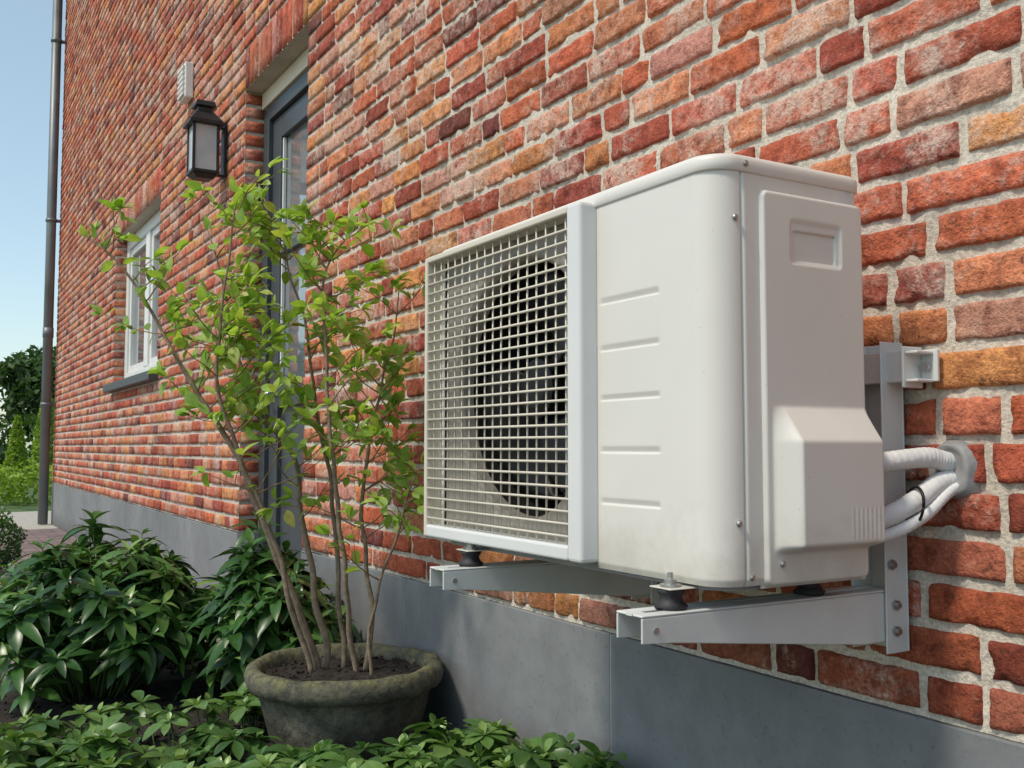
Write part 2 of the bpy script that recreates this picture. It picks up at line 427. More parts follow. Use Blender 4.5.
box('plinth_backing',X0+.01,DOOR[0]-.002,YW+0.061,YW+0.2,-0.3,ZP-0.006,M_COLLAR,house)
box('plinth_backing',DOOR[1]+.002,X1-.01,YW+0.061,YW+0.2,-0.3,ZP-0.006,M_COLLAR,house)
box('end_wall',X0+0.002,X0+0.25,YW+0.012,9,0,ZT,M_BW,house)
box('end_wall',X1-0.25,X1-0.002,YW+0.012,9,0,ZT,M_BW,house)
box('back_wall',X0+.01,X1-.01,9.0,9.25,0,ZT,M_BW,house)
rvv=[(X0-.3,YW-.35,ZT),(X1+.3,YW-.35,ZT),(X1+.3,9.6,ZT),(X0-.3,9.6,ZT),(X0-.3,5.2,ZT+3.6),(X1+.3,5.2,ZT+3.6)]
mesh_obj('roof',rvv,[(0,1,2,3),(0,1,5,4),(2,3,4,5),(0,3,4),(1,2,5)],M_ROOF,house)
# door
yd=YW+0.085
a,b,zb,zt=DOOR
box('door_lintel_trim',a+.001,b-.001,yd-0.01,yd+0.08,zt-0.075,zt-0.002,M_CREAM,house,0.003)
box('door_frame',a+.001,a+.075,yd,yd+0.08,0.02,zt-0.077,M_ANTH,house,0.004)
box('door_frame',b-.075,b-.001,yd,yd+0.08,0.02,zt-0.077,M_ANTH,house,0.004)
box('door_frame',a+.077,b-.077,yd+.001,yd+0.08,zt-0.14,zt-0.078,M_ANTH,house,0.004)
box('doorstep',a+.001,b-.001,YW-0.02,yd+0.1,-0.1,0.06,M_SILL,house,0.004)
dl,dr=a+.08,b-.08; dt=zt-.143
yl=yd+0.02
box('door_stile',dl,dl+.11,yl,yl+.05,0.065,dt,M_ANTH,house,0.004)
box('door_stile',dr-.11,dr,yl,yl+.05,0.065,dt,M_ANTH,house,0.004)
for (z0,z1) in ((0.065,0.28),(0.95,1.07),(1.60,1.64),(dt-.1,dt)):
    box('door_rail',dl+.112,dr-.112,yl+.001,yl+.049,z0,z1,M_ANTH,house,0.004)
box('door_panel',dl+.1,dr-.1,yl+.022,yl+.03,0.27,0.96,M_ANTH,house)
box('door_glass',dl+.1,dr-.1,yl+.024,yl+.03,1.06,dt-.09,M_GLASS,house)
for (s0,s1,q0,q1) in ((dl+.113,dl+.125,1.072,dt-.102),(dr-.125,dr-.113,1.072,dt-.102)):
    box('door_glazing_bead',s0,s1,yl+.008,yl+.022,q0,q1,M_WHITEP,house,0.002)
t=Acc(); tube(t,[(dl+.06,yl-.005,1.0),(dl+.06,yl-.055,1.0),(dl+.17,yl-.055,1.0)],0.009,10); t.obj('door_handle',M_BOLT,house)
# window
a,b,zb,zt=WIN; yw=YW+0.075
for (n_,x0,x1,z0,z1) in (('window_frame',a+.001,a+.08,zb+.002,zt-.002),('window_frame',b-.08,b-.001,zb+.002,zt-.002),('window_frame',a+.082,b-.082,zb+.002,zb+.08),('window_frame',a+.082,b-.082,zt-.08,zt-.002),('window_mullion',(a+b)/2-.06,(a+b)/2+.06,zb+.082,zt-.082)):
    box(n_,x0,x1,yw,yw+.09,z0,z1,M_WHITEP,house,0.005)
m_=(a+b)/2
for (s0,s1) in ((a+.082,m_-.062),(m_+.062,b-.082)):
    for (x0,x1,z0,z1) in ((s0,s0+.05,zb+.083,zt-.083),(s1-.05,s1,zb+.083,zt-.083),(s0+.051,s1-.051,zb+.083,zb+.13),(s0+.051,s1-.051,zt-.13,zt-.083)):
        box('window_sash',x0,x1,yw+.015,yw+.07,z0,z1,M_WHITEP,house,0.004)
    box('window_glass',s0+.04,s1-.04,yw+.04,yw+.045,zb+.12,zt-.12,M_GLASS,house)
box('window_sill',a-.06,b+.06,YW-0.06,YW+0.12,zb-0.055,zb-0.001,M_SILL,house,0.004)

# ---------------------------------------------------------------- drain pipe, vent, lantern
dp=empty('drain_pipe'); t=Acc()
tube(t,[(-11.21,1.10,0.0),(-11.21,1.10,6.1)],0.047,20); 
for z in (1.2,3.1,5.0): tube(t,[(-11.21,1.10,z),(-11.21,1.10,z+.03)],0.056,20)
tube(t,[(-11.21,1.10,1.9),(-11.21,1.10,2.0)],0.052,20)
t.obj('pipe',M_ZINC,dp)
for z in (1.2,3.1,5.0): box('clip',-11.22,-11.2,1.14,1.188,z,z+.03,M_ZINC,dp)
vn=empty('wall_vent'); 
box('housing',-5.45,-5.31,1.142,1.186,2.62,2.81,M_WHITEP,vn,0.006)
for i in range(6): box('louvre',-5.44,-5.32,1.130,1.141,2.632+i*.029,2.647+i*.029,M_WHITEP,vn,0.002)
wl=empty('wall_lantern')
lx,ly,lz=-4.64,1.085,2.01
k_=.80
def frustum(name,cx,cy,z0,w0,z1,w1,mat,par,bev=0.003):
    w0*=k_; w1*=k_
    vs=[(cx+sx*w0,cy+sy*w0,z0) for sx,sy in((-1,-1),(1,-1),(1,1),(-1,1))]+[(cx+sx*w1,cy+sy*w1,z1) for sx,sy in((-1,-1),(1,-1),(1,1),(-1,1))]
    return mesh_obj(name,vs,BF,mat,par,False,bev)
frustum('base',lx,ly,lz+.0,.045,lz+.02,.07,M_LANT,wl); frustum('base_plate',lx,ly,lz+.021,.078,lz+.036,.078,M_LANT,wl)
frustum('roof',lx,ly,lz+.262,.095,lz+.31,.05,M_LANT,wl); frustum('roof_brim',lx,ly,lz+.247,.097,lz+.261,.097,M_LANT,wl)
frustum('chimney',lx,ly,lz+.311,.042,lz+.335,.042,M_LANT,wl); frustum('chimney_cap',lx,ly,lz+.336,.060,lz+.362,.052,M_LANT,wl)
pw=.068*k_
for sx in(-1,1):
    for sy in (-1,1): box('post',lx+sx*pw-.006,lx+sx*pw+.006,ly+sy*pw-.006,ly+sy*pw+.006,lz+.037,lz+.246,M_LANT,wl,0.002)
for s in(-1,1):
    box('pane',lx-pw+.007,lx+pw-.007,ly+s*(pw-.002)-.001,ly+s*(pw-.002)+.001,lz+.038,lz+.245,M_LG,wl)
    box('pane',lx+s*(pw-.002)-.001,lx+s*(pw-.002)+.001,ly-pw+.007,ly+pw-.007,lz+.038,lz+.245,M_LG,wl)
lathe('candle_sleeve',[(0.001,lz+.12),(.016,lz+.12),(.016,lz+.037)],lx,ly,M_CREAM,wl,16)
lathe('bulb',[(.001,lz+.2),(.018,lz+.185),(.024,lz+.16),(.016,lz+.13),(.012,lz+.12)],lx,ly,M_WHITEP,wl,16)
box('wall_plate',lx-.03,lx+.03,YW-.016,YW-.004,lz+.02,lz+.28,M_LANT,wl,0.003)
box('arm',lx-.010,lx+.010,ly+.079*k_+.001,YW-.017,lz+.024,lz+.034,M_LANT,wl,0.002)
box('arm',lx-.010,lx+.010,ly+.098*k_+.001,YW-.017,lz+.249,lz+.259,M_LANT,wl,0.002)

# ---------------------------------------------------------------- AC unit
ac=empty('air_conditioner_outdoor_unit')
AX0,AX1,AY0,AY1=-1.615,-0.883,0.80,1.056
AZ0,AZ1=0.6155,1.135
r=0.04; XM=-1.125
path=[]
nzs=[.975,.910,.842,.772,.703]
x=XM
while x<AX1-r-1e-6: path.append((x,AY0,0,-1)); x+=0.003
for i in range(17):
    an=-math.pi/2+math.pi/2*i/16; path.append((AX1-r+r*math.cos(an),AY0+r+r*math.sin(an),math.cos(an),math.sin(an)))
for y in (.8405,.8412,.842,.8430,.8438,.8445,.85,.87,.9,.95,1.0,AY1-.02): path.append((AX1,y,1,0))
for i in range(9):
    an=math.pi/2*i/8; path.append((AX1-.02+.02*math.cos(an),AY1-.02+.02*math.sin(an),math.cos(an),math.sin(an)))
path.append((AX0+.02,AY1,0,1))
for i in range(9):
    an=math.pi/2+math.pi/2*i/8; path.append((AX0+.02+.02*math.cos(an),AY1-.02+.02*math.sin(an),math.cos(an),math.sin(an)))
for i in range(9):
    an=math.pi+math.pi/2*i/8; path.append((AX0+.02+.02*math.cos(an),AY0+.02+.02*math.sin(an),math.cos(an),math.sin(an)))
path.append((AX0+.028,AY0,0,-1))
zs=list(np.arange(AZ0,AZ1-.022,0.0015))
vs=[];fs=[]
for z in zs:
    for (px,py,ax,ay) in path:
        h=0
        if ay==-1 and px>XM-.01 and px<-0.97:
            wx=ss(-1.115,-1.111,px)*(1-ss(-0.992,-0.986,px))
            for nz in nzs:
                d=z-nz
                if 0<=d<0.009: h-=0.0032*wx*(1-d/0.009)
        if ax==1 and .8411<py<.8439: h-=0.0028
        if z<AZ0+.008: h-=0.003*(1-(z-AZ0)/.008)
        vs.append((px+ax*h,py+ay*h,z))
n=len(path)
for j in range(len(zs)-1):
    for i in range(n-1):
        q=j*n+i; fs.append((q,q+1,q+n+1,q+n))
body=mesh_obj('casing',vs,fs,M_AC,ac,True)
def rr(off,r=0.04,seg=10):
    x0,x1,y0,y1=AX0-off,AX1+off,AY0-off,AY1+off; out=[]
    rs=[0.025,r,0.022,0.022]
    for (cx,cy,a0,rq) in ((x0,y0,math.pi,rs[0]),(x1,y0,1.5*math.pi,rs[1]),(x1,y1,0,rs[2]),(x0,y1,.5*math.pi,rs[3])):
        sx=1 if cx==x0 else -1; sy=1 if cy==y0 else -1
        for i in range(seg+1):
            an=a0+math.pi/2*i/seg
            out.append((cx+sx*rq+rq*math.cos(an),cy+sy*rq+rq*math.sin(an)))
    return out
lv=[];lf=[];rings=[(-.01,AZ1-.0230),(.0015,AZ1-.0230),(.0028,AZ1-.0215),(.0028,AZ1-.009),(.0015,AZ1-.005),(-.0015,AZ1-.0022),(-.006,AZ1-.0006),(-.012,AZ1)]
for off,z in rings: lv+= [(p[0],p[1],z) for p in rr(off)]
n=len(rr(0))
for j in range(len(rings)-1):
    for i in range(n): i2=(i+1)%n; lf.append((j*n+i,j*n+i2,(j+1)*n+i2,(j+1)*n+i))
lf.append(tuple((len(rings)-1)*n+i for i in range(n))); 
mesh_obj('lid',lv,lf,M_ACL,ac,True)
bv=[(p[0],p[1],AZ0+.006) for p in rr(-.004)]; mesh_obj('base_pan',bv,[tuple(range(len(bv)))],M_COLLAR,ac)
bv=[(p[0],p[1],AZ0-.006) for p in rr(-.012)]+[(p[0],p[1],AZ0+.0055) for p in rr(-.012)]
mesh_obj('base_rim',bv,[(i,(i+1)%n,n+(i+1)%n,n+i) for i in range(n)]+[tuple(range(n))],M_COLLAR,ac)
# fan plate with hole
FX,FZ,FR=-1.345,0.872,0.207
x0,x1,z0,z1=AX0+.012,XM-.001,AZ0+.003,AZ1-.024
vs=[];fs=[];NS=96
prof=[(FR-.006,.03),(FR-.004,.012),(FR,.004),(FR+.006,0.0)]
for k in range(NS):
    an=2*math.pi*k/NS; c,s=math.cos(an),math.sin(an)
    tx=((x1-FX)/c) if c>1e-6 else ((x0-FX)/c if c<-1e-6 else 1e9); tz=((z1-FZ)/s) if s>1e-6 else ((z0-FZ)/s if s<-1e-6 else 1e9)
    tt=min(tx,tz)
    for (rq,d) in prof: vs.append((FX+rq*c,AY0+.006+d,FZ+rq*s))
    vs.append((FX+tt*c,AY0+.006,FZ+tt*s))
m=len(prof)+1
for k in range(NS):
    k2=(k+1)%NS
    for j in range(m-1): fs.append((k*m+j,k*m+j+1,k2*m+j+1,k2*m+j))
mesh_obj('fan_plate',vs,fs,M_IN,ac,False)
vs=[];fs=[]
for k in range(NS):
    an=2*math.pi*k/NS; c,s=math.cos(an),math.sin(an)
    vs+=[(FX+(FR-.006)*c,AY0+.036,FZ+(FR-.006)*s),(FX+(FR-.003)*c,AY0+.13,FZ+(FR-.003)*s),(FX,AY0+.1301,FZ)]
for k in range(NS):
    k2=(k+1)%NS; fs+=[(k*3,k*3+1,k2*3+1,k2*3),(k*3+1,k*3+2,k2*3+1)]
mesh_obj('fan_shroud',vs,fs,M_DARK,ac,True)
box('motor_bracket',FX-.03,FX+.03,AY0+.11,AY0+.12,FZ-.2,FZ+.2,M_COIL,ac,0.002)
fv=[];ff=[]
for bl in range(3):
    b0=len(fv); nr,na=8,14
    for i in range(nr+1):
        rad=.045+(.192-.045)*i/nr
        sweep=0.5*(i/nr)**1.5
        span=1.25+0.35*(i/nr)
        for j in range(na+1):
            th=bl*2*math.pi/3+0.5+sweep+span*(j/na)
            yy=AY0+.045+.055*(j/na)-.012*math.sin(math.pi*j/na)
            rr_=rad-(0.02*(abs(2*j/na-1)**4) if i==nr else 0)
            fv.append((FX+rr_*math.cos(th),yy,FZ+rr_*math.sin(th)))
    for i in range(nr):
        for j in range(na): q=b0+i*(na+1)+j; ff.append((q,q+1,q+na+2,q+na+1))
o=mesh_obj('fan_blades',fv,ff,M_BLACK,ac,True); sm=o.modifiers.new('s','SOLIDIFY'); sm.thickness=.003
t=Acc(); tube(t,[(FX,AY0+.035,FZ),(FX,AY0+.04,FZ),(FX,AY0+.105,FZ)],[.03,.048,.05],32); t.obj('fan_hub',M_BLACK,ac,False)
# grille frame
gy0,gy1=0.770,0.803
gx0,gx1=AX0+.001,-1.121; gz0,gz1=0.622,AZ1-.016
box('grille_frame_right',-1.155,gx1,gy0,gy1,gz0,gz1,M_FRAME,ac,0.006,3)
box('grille_frame_left',gx0,gx0+.010,gy0+.002,gy1,gz0+.001,gz1-.001,M_WIRE,ac,0.003,3)
box('grille_frame_bottom',gx0+.0105,-1.1555,gy0+.001,gy1,gz0+.001,gz0+.022,M_FRAME,ac,0.004,3)
box('grille_frame_top',gx0+.0105,-1.1555,gy0+.001,gy1,gz1-.012,gz1-.001,M_WIRE,ac,0.003,3)
t=Acc()
z=gz0+.034
while z<gz1-.016:
    tube(t,[(gx0+.006,gy0+.006,z),(-1.152,gy0+.006,z)],.0020,6); z+=.0172
x=gx0+.026
while x<-1.162:
    tube(t,[(x,gy0+.0100,gz0+.01),(x,gy0+.0100,gz1-.006)],.0017,6); x+=.0262
t.obj('grille_wires',M_WIRE,ac)
# service cover height field
def hcov(y,z):
    yc,zc=.961,.854; hw,hh=.091,.242; rc=.012
    dx=abs(y-yc)-hw+rc; dz=abs(z-zc)-hh+rc
    d=math.hypot(max(dx,0),max(dz,0))+min(max(dx,dz),0)-rc
    h=-.004+.010*ss(0.0,-.004,d) if d<0 else -.004
    dx=abs(y-.964)-.040; dz=abs(z-1.034)-.022; dd=math.hypot(max(dx,0),max(dz,0))+min(max(dx,dz),0)
    h-=.003*ss(.006,.002,dd)
    dz2=abs(z-1.030)-.017; dx2=abs(y-.964)-.036; d2=math.hypot(max(dx2,0),max(dz2,0))+min(max(dx2,dz2),0)
    slope=(0.35+0.65*ss(1.01,1.044,z))
    h-=.026*ss(.0015,-.0015,d2)*slope
    fz=min(1,max(0,(.829-z)/(.829-.787)))*ss(.650,.663,z)
    wy=min(1,max(0,(y-.884)/.018))*ss(1.053,1.043,y)
    e=.030
    h+=e*fz*wy
    if .668<z<.705 and y>.985:
        h+=.0004*math.sin((y)*2*math.pi/.008)
    return h
ys=np.arange(.869,1.0535,.002); zz=np.arange(.611,1.098,.0025)
vs=[(AX1+hcov(y,z),y,z) for z in zz for y in ys]; n=len(ys)
fs=[(j*n+i,j*n+i+1,(j+1)*n+i+1,(j+1)*n+i) for j in range(len(zz)-1) for i in range(n-1)]
mesh_obj('valve_cover',vs,fs,M_AC,ac,True)
t=Acc()
for (x,y,z,d) in ((AX1,.833,1.055,(1,-.15,0)),(AX1,.833,.69,(1,-.15,0)),(AX1,.852,.626,(1,0,0)),(AX1+.003,.848,AZ1-.013,(1,0,0)),(AX1+.007,.895,.640,(1,0,0))):
    d=Vector(d).normalized(); p=Vector((x-.0012,y,z)); tube(t,[p,p+d*.0025,p+d*.004],[.0040,.0040,.0025],14)
t.obj('screws',M_BOLT,ac,False)
# ---------------------------------------------------------------- wall bracket
br=empty('air_conditioner_wall_bracket')
def arm(xc):
    t=0.003; yF,yB=.722,1.155
    prof=[(yF,.553),(yF,.582),(yB,.582),(yB,.516),(yB-.06,.516),(yF+.05,.550)]
    n=len(prof); fs=[tuple(range(n)),tuple(range(n,2*n))]+[(i,(i+1)%n,n+(i+1)%n,n+i) for i in range(n)]
    for xs in ((xc+.022,xc+.022+t),(xc-.022-t,xc-.022)):
        vs=[(xs[0],y,z) for y,z in prof]+[(xs[1],y,z) for y,z in prof]
        mesh_obj('arm_web',vs,fs,M_STEEL,br,False,0.001,1)
    box('arm_top',xc-.025,xc-.0065,yF,yB,.5825,.5855,M_STEEL,br,.001,1)
    box('arm_top',xc+.0065,xc+.025,yF,yB,.5825,.5855,M_STEEL,br,.001,1)
    box('arm_top',xc-.006,xc+.006,yF,yF+.02,.5827,.5853,M_STEEL,br)
    box('arm_top',xc-.006,xc+.006,.80,1.0,.5827,.5853,M_STEEL,br)
    box('post_back',xc-.03,xc+.03,YW-.013,YW-.009,.50,.925,M_STEEL,br,.001,1)
    box('post_side',xc+.027,xc+.030,1.135,YW-.0135,.50,.925,M_STEEL,br,.001,1)
    box('post_side',xc-.030,xc-.027,1.135,YW-.0135,.50,.925,M_STEEL,br,.001,1)
    t_=Acc()
    for (y,z) in ((1.152,.53),(1.152,.565),(1.145,.62)):
        tube(t_,[(xc+.029,y,z),(xc+.034,y,z)],.0075,6); tube(t_,[(xc+.034,y,z),(xc+.038,y,z)],.0042,10)
    tube(t_,[(xc+.024,yF+.02,.567),(xc+.027,yF+.02,.567)],.004,10)
    t_.obj('bolts',M_BOLT,br,False)
    for yy in (.785,1.02):
        lathe('rubber_mount',[(.001,.586),(.019,.586),(.021,.590),(.016,.594),(.013,.600),(.016,.605),(.018,.609),(.001,.610)],xc,yy,M_RUB,br,24)
    lathe('mount_washer',[(.001,.6125),(.013,.6127),(.013,.615),(.008,.6155),(.008,.621),(.0035,.6215),(.0035,.629),(.001,.629)],xc,.785,M_BOLT,br,16,0,False)
    box('unit_foot',xc-.02,xc+.02,.768,.815,.6102,.6122,M_AC,ac,.001,1)
arm(-.952); arm(-1.46)
box('wall_rail',-1.75,-.893,YW-.045,YW-.0415,.868,.911,M_STEEL,br,.001,1)
box('wall_rail_lip',-1.75,-.893,YW-.041,YW-.014,.908,.911,M_STEEL,br,.001,1)
box('wall_rail_lip',-1.75,-.893,YW-.041,YW-.014,.868,.871,M_STEEL,br,.001,1)
box('rail_end_plate',-.892,-.888,YW-.052,YW-.012,.860,.916,M_STEEL,br,.001,1)
box('rail_end_tongue',-.8875,-.862,YW-.016,YW-.011,.868,.912,M_STEEL,br,.001,1)
box('rail_end_tongue_top',-.8875,-.868,YW-.050,YW-.0165,.905,.909,M_STEEL,br,.001,1)
box('rail_end_tongue_bottom',-.8875,-.868,YW-.050,YW-.0165,.867,.871,M_STEEL,br,.001,1)
t=Acc(); tube(t,[(-.877,YW-.018,.888),(-.877,YW-.024,.888)],.007,6); t.obj('rail_bolt',M_BOLT,br,False)
# ---------------------------------------------------------------- pipes
pp=empty('refrigerant_pipes')
def corr(pts,r,name,mat,ribs=True):
    P=spline(pts,30); t=Acc(); rad=[r*(1+(0.018*math.sin(i*1.3)+.05*noise.noise(Vector((i*.09,r*100,0))) if ribs else 0)) for i in range(len(P))]
    tube(t,P,rad,18); return t.obj(name,mat,pp)
hx,hz=-.850,.752
corr([(-.93,.985,.752),(-.90,1.04,.754),(-.877,1.09,.761),(-.862,1.145,.766),(-.855,1.175,.761),(hx,1.215,hz+.004)],.0135,'gas_pipe',M_PIPE)
corr([(-.93,.975,.685),(-.90,1.03,.680),(-.877,1.075,.688),(-.863,1.12,.708),(-.856,1.165,.733),(hx,1.215,hz-.010)],.0135,'liquid_pipe',M_PIPE)
corr([(-.93,.985,.66),(-.897,1.035,.658),(-.869,1.08,.668),(-.852,1.125,.69),(-.845,1.17,.722),(hx+.008,1.215,hz-.016)],.0075,'drain_hose',M_PIPE)
corr([(-.93,.99,.665),(-.9,1.04,.664),(-.873,1.09,.684),(-.853,1.14,.706),(-.848,1.18,.732),(hx,1.215,hz-.02)],.0035,'power_cable',M_BLACK,False)
t=Acc(); cp=[]
for i in range(25):
    an=2*math.pi*i/24; cp.append((-.861+.020*math.cos(an)+.004*math.sin(an),1.118-.008*math.cos(an),.703+.025*math.sin(an)))
tube(t,cp,.0020,6); t.obj('cable_tie',M_BLACK,pp)
lathe_v=[];lathe_f=[]
for i,(rq,yq) in enumerate([(.001,1.180),(.022,1.178),(.027,1.172),(.031,1.178),(.036,1.196)]):
    for k in range(28):
        an=2*math.pi*k/28; w=1+.22*noise.noise(Vector((math.cos(an)*1.5,math.sin(an)*1.5,i*.4)))
        lathe_v.append((hx+rq*w*math.cos(an),yq,hz-.002+rq*w*math.sin(an)*1.15))
for i in range(4):
    for k in range(28): k2=(k+1)%28; lathe_f.append((i*28+k,i*28+k2,(i+1)*28+k2,(i+1)*28+k))
mesh_obj('wall_seal',lathe_v,lathe_f,M_COLLAR,pp,True)

# ---------------------------------------------------------------- ground
def sheet(name,x0,x1,y0,y1,z,mat): return mesh_obj(name,[(x0,y0,z),(x1,y0,z),(x1,y1,z),(x0,y1,z)],[(0,1,2,3)],mat)
sheet('ground',-300,300,-300,300,-0.02,M_GRASS)
sheet('paved_path',-10.6,3.5,-2.4,1.186,-0.004,M_PAVE)
sheet('gravel_driveway',-13.6,-10.6,-9,7,-0.008,M_PALE)
sv=[];sf=[]
gx=np.arange(-3.95,1.5,.03); gy=np.arange(.0,1.187,.03)
for y in gy:
    for x in gx:
        e=min(1,(x+3.95)/.1,(y)/.1)
        sv.append((x,min(y,1.185),-.003+.02*e+e*.018*noise.noise(Vector((x*5,y*5,0)))+e*.012*noise.noise(Vector((x*16,y*16,3)))))
n=len(gx); sf=[(j*n+i,j*n+i+1,(j+1)*n+i+1,(j+1)*n+i) for j in range(len(gy)-1) for i in range(n-1)]
mesh_obj('garden_soil',sv,sf,M_SOIL,None,True)
t=Acc()
for i in range(1500):
    x=R.uniform(-3.8,-1.2); y=R.uniform(.1,1.15); s=R.uniform(.003,.012)
    p=np.array([x,y,.02+s*.3]); q=np.random.RandomState(i).randn(6,3)*.25
    o=np.array([(1,0,0),(-1,0,0),(0,1,0),(0,-1,0),(0,0,.7),(0,0,-.7)])+q
    t.add(p+o*s,[(0,2,4),(2,1,4),(1,3,4),(3,0,4),(2,0,5),(1,2,5),(3,1,5),(0,3,5)])
t.obj('soil_crumbs',M_SOIL,None,False)

# ---------------------------------------------------------------- foliage helpers
def leaf_tpl(wprof,fold=.18,droop=.15,sec=6):
    vs=[];fs=[]
    for i in range(sec+1):
        tt=i/sec; w=wprof(tt); z=-droop*tt*tt
        vs+=[(tt,-w,z+fold*w),(tt,0,z),(tt,w,z+fold*w)]
    for i in range(sec):
        q=i*3; fs+=[(q,q+3,q+4,q+1),(q+1,q+4,q+5,q+2)]
    return np.array(vs),fs
OV=leaf_tpl(lambda t:.29*math.sin(math.pi*min(1,t**.85))**.8 if 0<t<1 else .005,.25,.12)
LAN=leaf_tpl(lambda t:.16*math.sin(math.pi*t**1.05)**.75 if 0<t<1 else .01,.35,.28)
OBO=leaf_tpl(lambda t:(.05+.22*math.sin(math.pi*min(1,t**1.5))) if 0<t<.99 else .02,.28,.22)
def put_leaf(acc,tpl,p,d,nrm,L,a,wk=1.0,curl=0.0):
    d=Vector(d).normalized(); nrm=Vector(nrm); y=nrm.cross(d)
    if y.length<1e-3: y=Vector((1,0,0)).cross(d)
    y.normalize(); z=d.cross(y)
    B=np.array([d,y,z]); V=tpl[0].copy(); V[:,1]*=wk
    if curl: V[:,2]-=curl*V[:,0]**2
    acc.add(np.array(p)+(V*L)@B,tpl[1],a)
def rv(s=1): return Vector((R.gauss(0,s),R.gauss(0,s),R.gauss(0,s)))
def bush(name,cx,cy,rx,ry,h,nst,leafL,mat,tpl,nl=(6,9),seed=1,smallz=0.05):
    R.seed(seed); e=empty(name); L=Acc(); S=Acc()
    for i in range(nst):
        a=R.uniform(0,2*math.pi); q=math.sqrt(R.random()); 
        x=cx+rx*q*math.cos(a); y=cy+ry*q*math.sin(a)
        if y>YW-.07: y=YW-.07-R.random()*.1
        lump=1+.25*noise.noise(Vector((x*5,y*5,seed)))
        top=h*math.sqrt(max(0.05,1-.75*q*q))*R.uniform(.78,1.10)*lump
        z=top if R.random()<.6 else top*R.uniform(.35,.95)
        z=max(z,smallz)
        b=Vector((cx+(x-cx)*.35,cy+(y-cy)*.35,0)); tip=Vector((x,y,z)); mid=(b+tip)/2+Vector((R.uniform(-.03,.03),R.uniform(-.03,.03),.02))
        tube(S,spline([b,mid,tip],4),[.004-.0022*k/8 for k in range(9)],5)
        out=(tip-Vector((cx,cy,z*.4))).normalized(); ax=(Vector((0,0,1))+out*.55+rv(.2)).normalized()
        x_=ax.orthogonal().normalized(); y_=ax.cross(x_)
        n=R.randint(*nl); ph=R.random()*6.28; base=R.random()*.8; sc=R.uniform(.75,1.1)
        for tier in range(2):
            for k in range(n if tier==0 else n//2):
                an=ph+2*math.pi*(k+R.uniform(-.3,.3))/n*(1 if tier==0 else 2)+tier*.5
                el=R.uniform(-.25,.45) if tier==0 else R.uniform(.5,1.1)
                d=(x_*math.cos(an)+y_*math.sin(an))*math.cos(el)+ax*math.sin(el)
                ll=leafL*R.uniform(.65,1.15)*(1 if tier==0 else .6)*sc
                put_leaf(L,tpl,tip-ax*R.uniform(0,.035)*(1-tier),d,ax,ll,min(1,max(0,base+R.uniform(-.15,.15)+tier*.3)),R.uniform(.85,1.3),R.uniform(-.05,.4))
    L.obj('leaves',mat,e); S.obj('stems',M_STEMG,e); return e
bush('evergreen_bush',-3.44,.50,.42,.36,.47,185,.108,M_LDARK,LAN,seed=3)
bush('evergreen_bush',-3.05,.93,.34,.22,.46,115,.108,M_LDARK,LAN,seed=4)
R.seed(9); gc=empty('ground_cover_plants'); L=Acc(); S=Acc()
POTC=(-2.40,.935)
def cover_ok(x,y):
    if math.hypot(x-POTC[0],y-POTC[1])<.25: return False
    if y>1.15: return False
    v=noise.noise(Vector((x*2.6,y*2.6,3)))
    return v>-.22
def rosette(x,y,z):
    tip=Vector((x,y,z)); b=Vector((x+R.uniform(-.04,.04),min(1.17,y+R.uniform(-.04,.04)),0.0)); tube(S,[b,tip],.002,5)
    ax=(Vector((0,0,1))+rv(.22)).normalized(); x_=ax.orthogonal().normalized(); y_=ax.cross(x_); n=R.randint(5,8); ph=R.random()*6; base=R.random()*.7
    for k in range(n):
        an=ph+2*math.pi*k/n+R.uniform(-.2,.2); el=R.uniform(-.2,.4)
        d=(x_*math.cos(an)+y_*math.sin(an))*math.cos(el)+ax*math.sin(el)
        if y>1.1 and d.y>.1: d.y*=-.3
        put_leaf(L,OBO,tip,d,ax,R.uniform(.040,.072),min(1,base+R.uniform(0,.25)),R.uniform(.85,1.15),R.uniform(0,.25))
    for k in range(3):
        an=ph+2.1*k; d=(x_*math.cos(an)+y_*math.sin(an))*.6+ax*.8
        put_leaf(L,OBO,tip,d,ax,R.uniform(.02,.035),min(1,base+.45))
cnt=0
while cnt<400:
    x=R.uniform(-2.75,-1.1); y=R.uniform(.15,1.15)
    if not cover_ok(x,y): continue
    cnt+=1
    rosette(x,y,R.uniform(.06,.15)+.04*noise.noise(Vector((x*4,y*4,8))))
for i in range(70):
    x=R.uniform(-2.05,-1.40); y=R.uniform(.86,1.13)
    rosette(x,y,R.uniform(.10,.175)+.02*noise.noise(Vector((x*6,y*6,8))))
for i in range(16):
    rosette(R.uniform(-1.72,-1.5),R.uniform(1.02,1.12),R.uniform(.17,.205))
L.obj('leaves',M_LPACH,gc); S.obj('stems',M_STEMG,gc)

# ---------------------------------------------------------------- pot
pot=empty('flower_pot')
prof=[(.13,.0),(.155,.0),(.165,.02),(.185,.08),(.205,.15),(.213,.180),(.220,.188),(.234,.192),(.243,.204),(.246,.220),(.240,.238),(.228,.246),(.214,.244),(.205,.232),(.200,.21),(.197,.18),(.001,.18)]
lathe('pot_body',prof,POTC[0],POTC[1],M_POT,pot,96,.02)
sv=[];sf=[]
for i in range(14):
    for k in range(40):
        rq=.203*i/13; an=2*math.pi*k/40; x=POTC[0]+rq*math.cos(an); y=POTC[1]+rq*math.sin(an)
        sv.append((x,y,.212+.012*noise.noise(Vector((x*18,y*18,0)))+.010*noise.noise(Vector((x*50,y*50,0)))+.012*(1-i/13)))
for i in range(13):
    for k in range(40): k2=(k+1)%40; sf.append((i*40+k,i*40+k2,(i+1)*40+k2,(i+1)*40+k))
mesh_obj('pot_soil',sv,sf,M_SOIL,pot,True)
t=Acc()
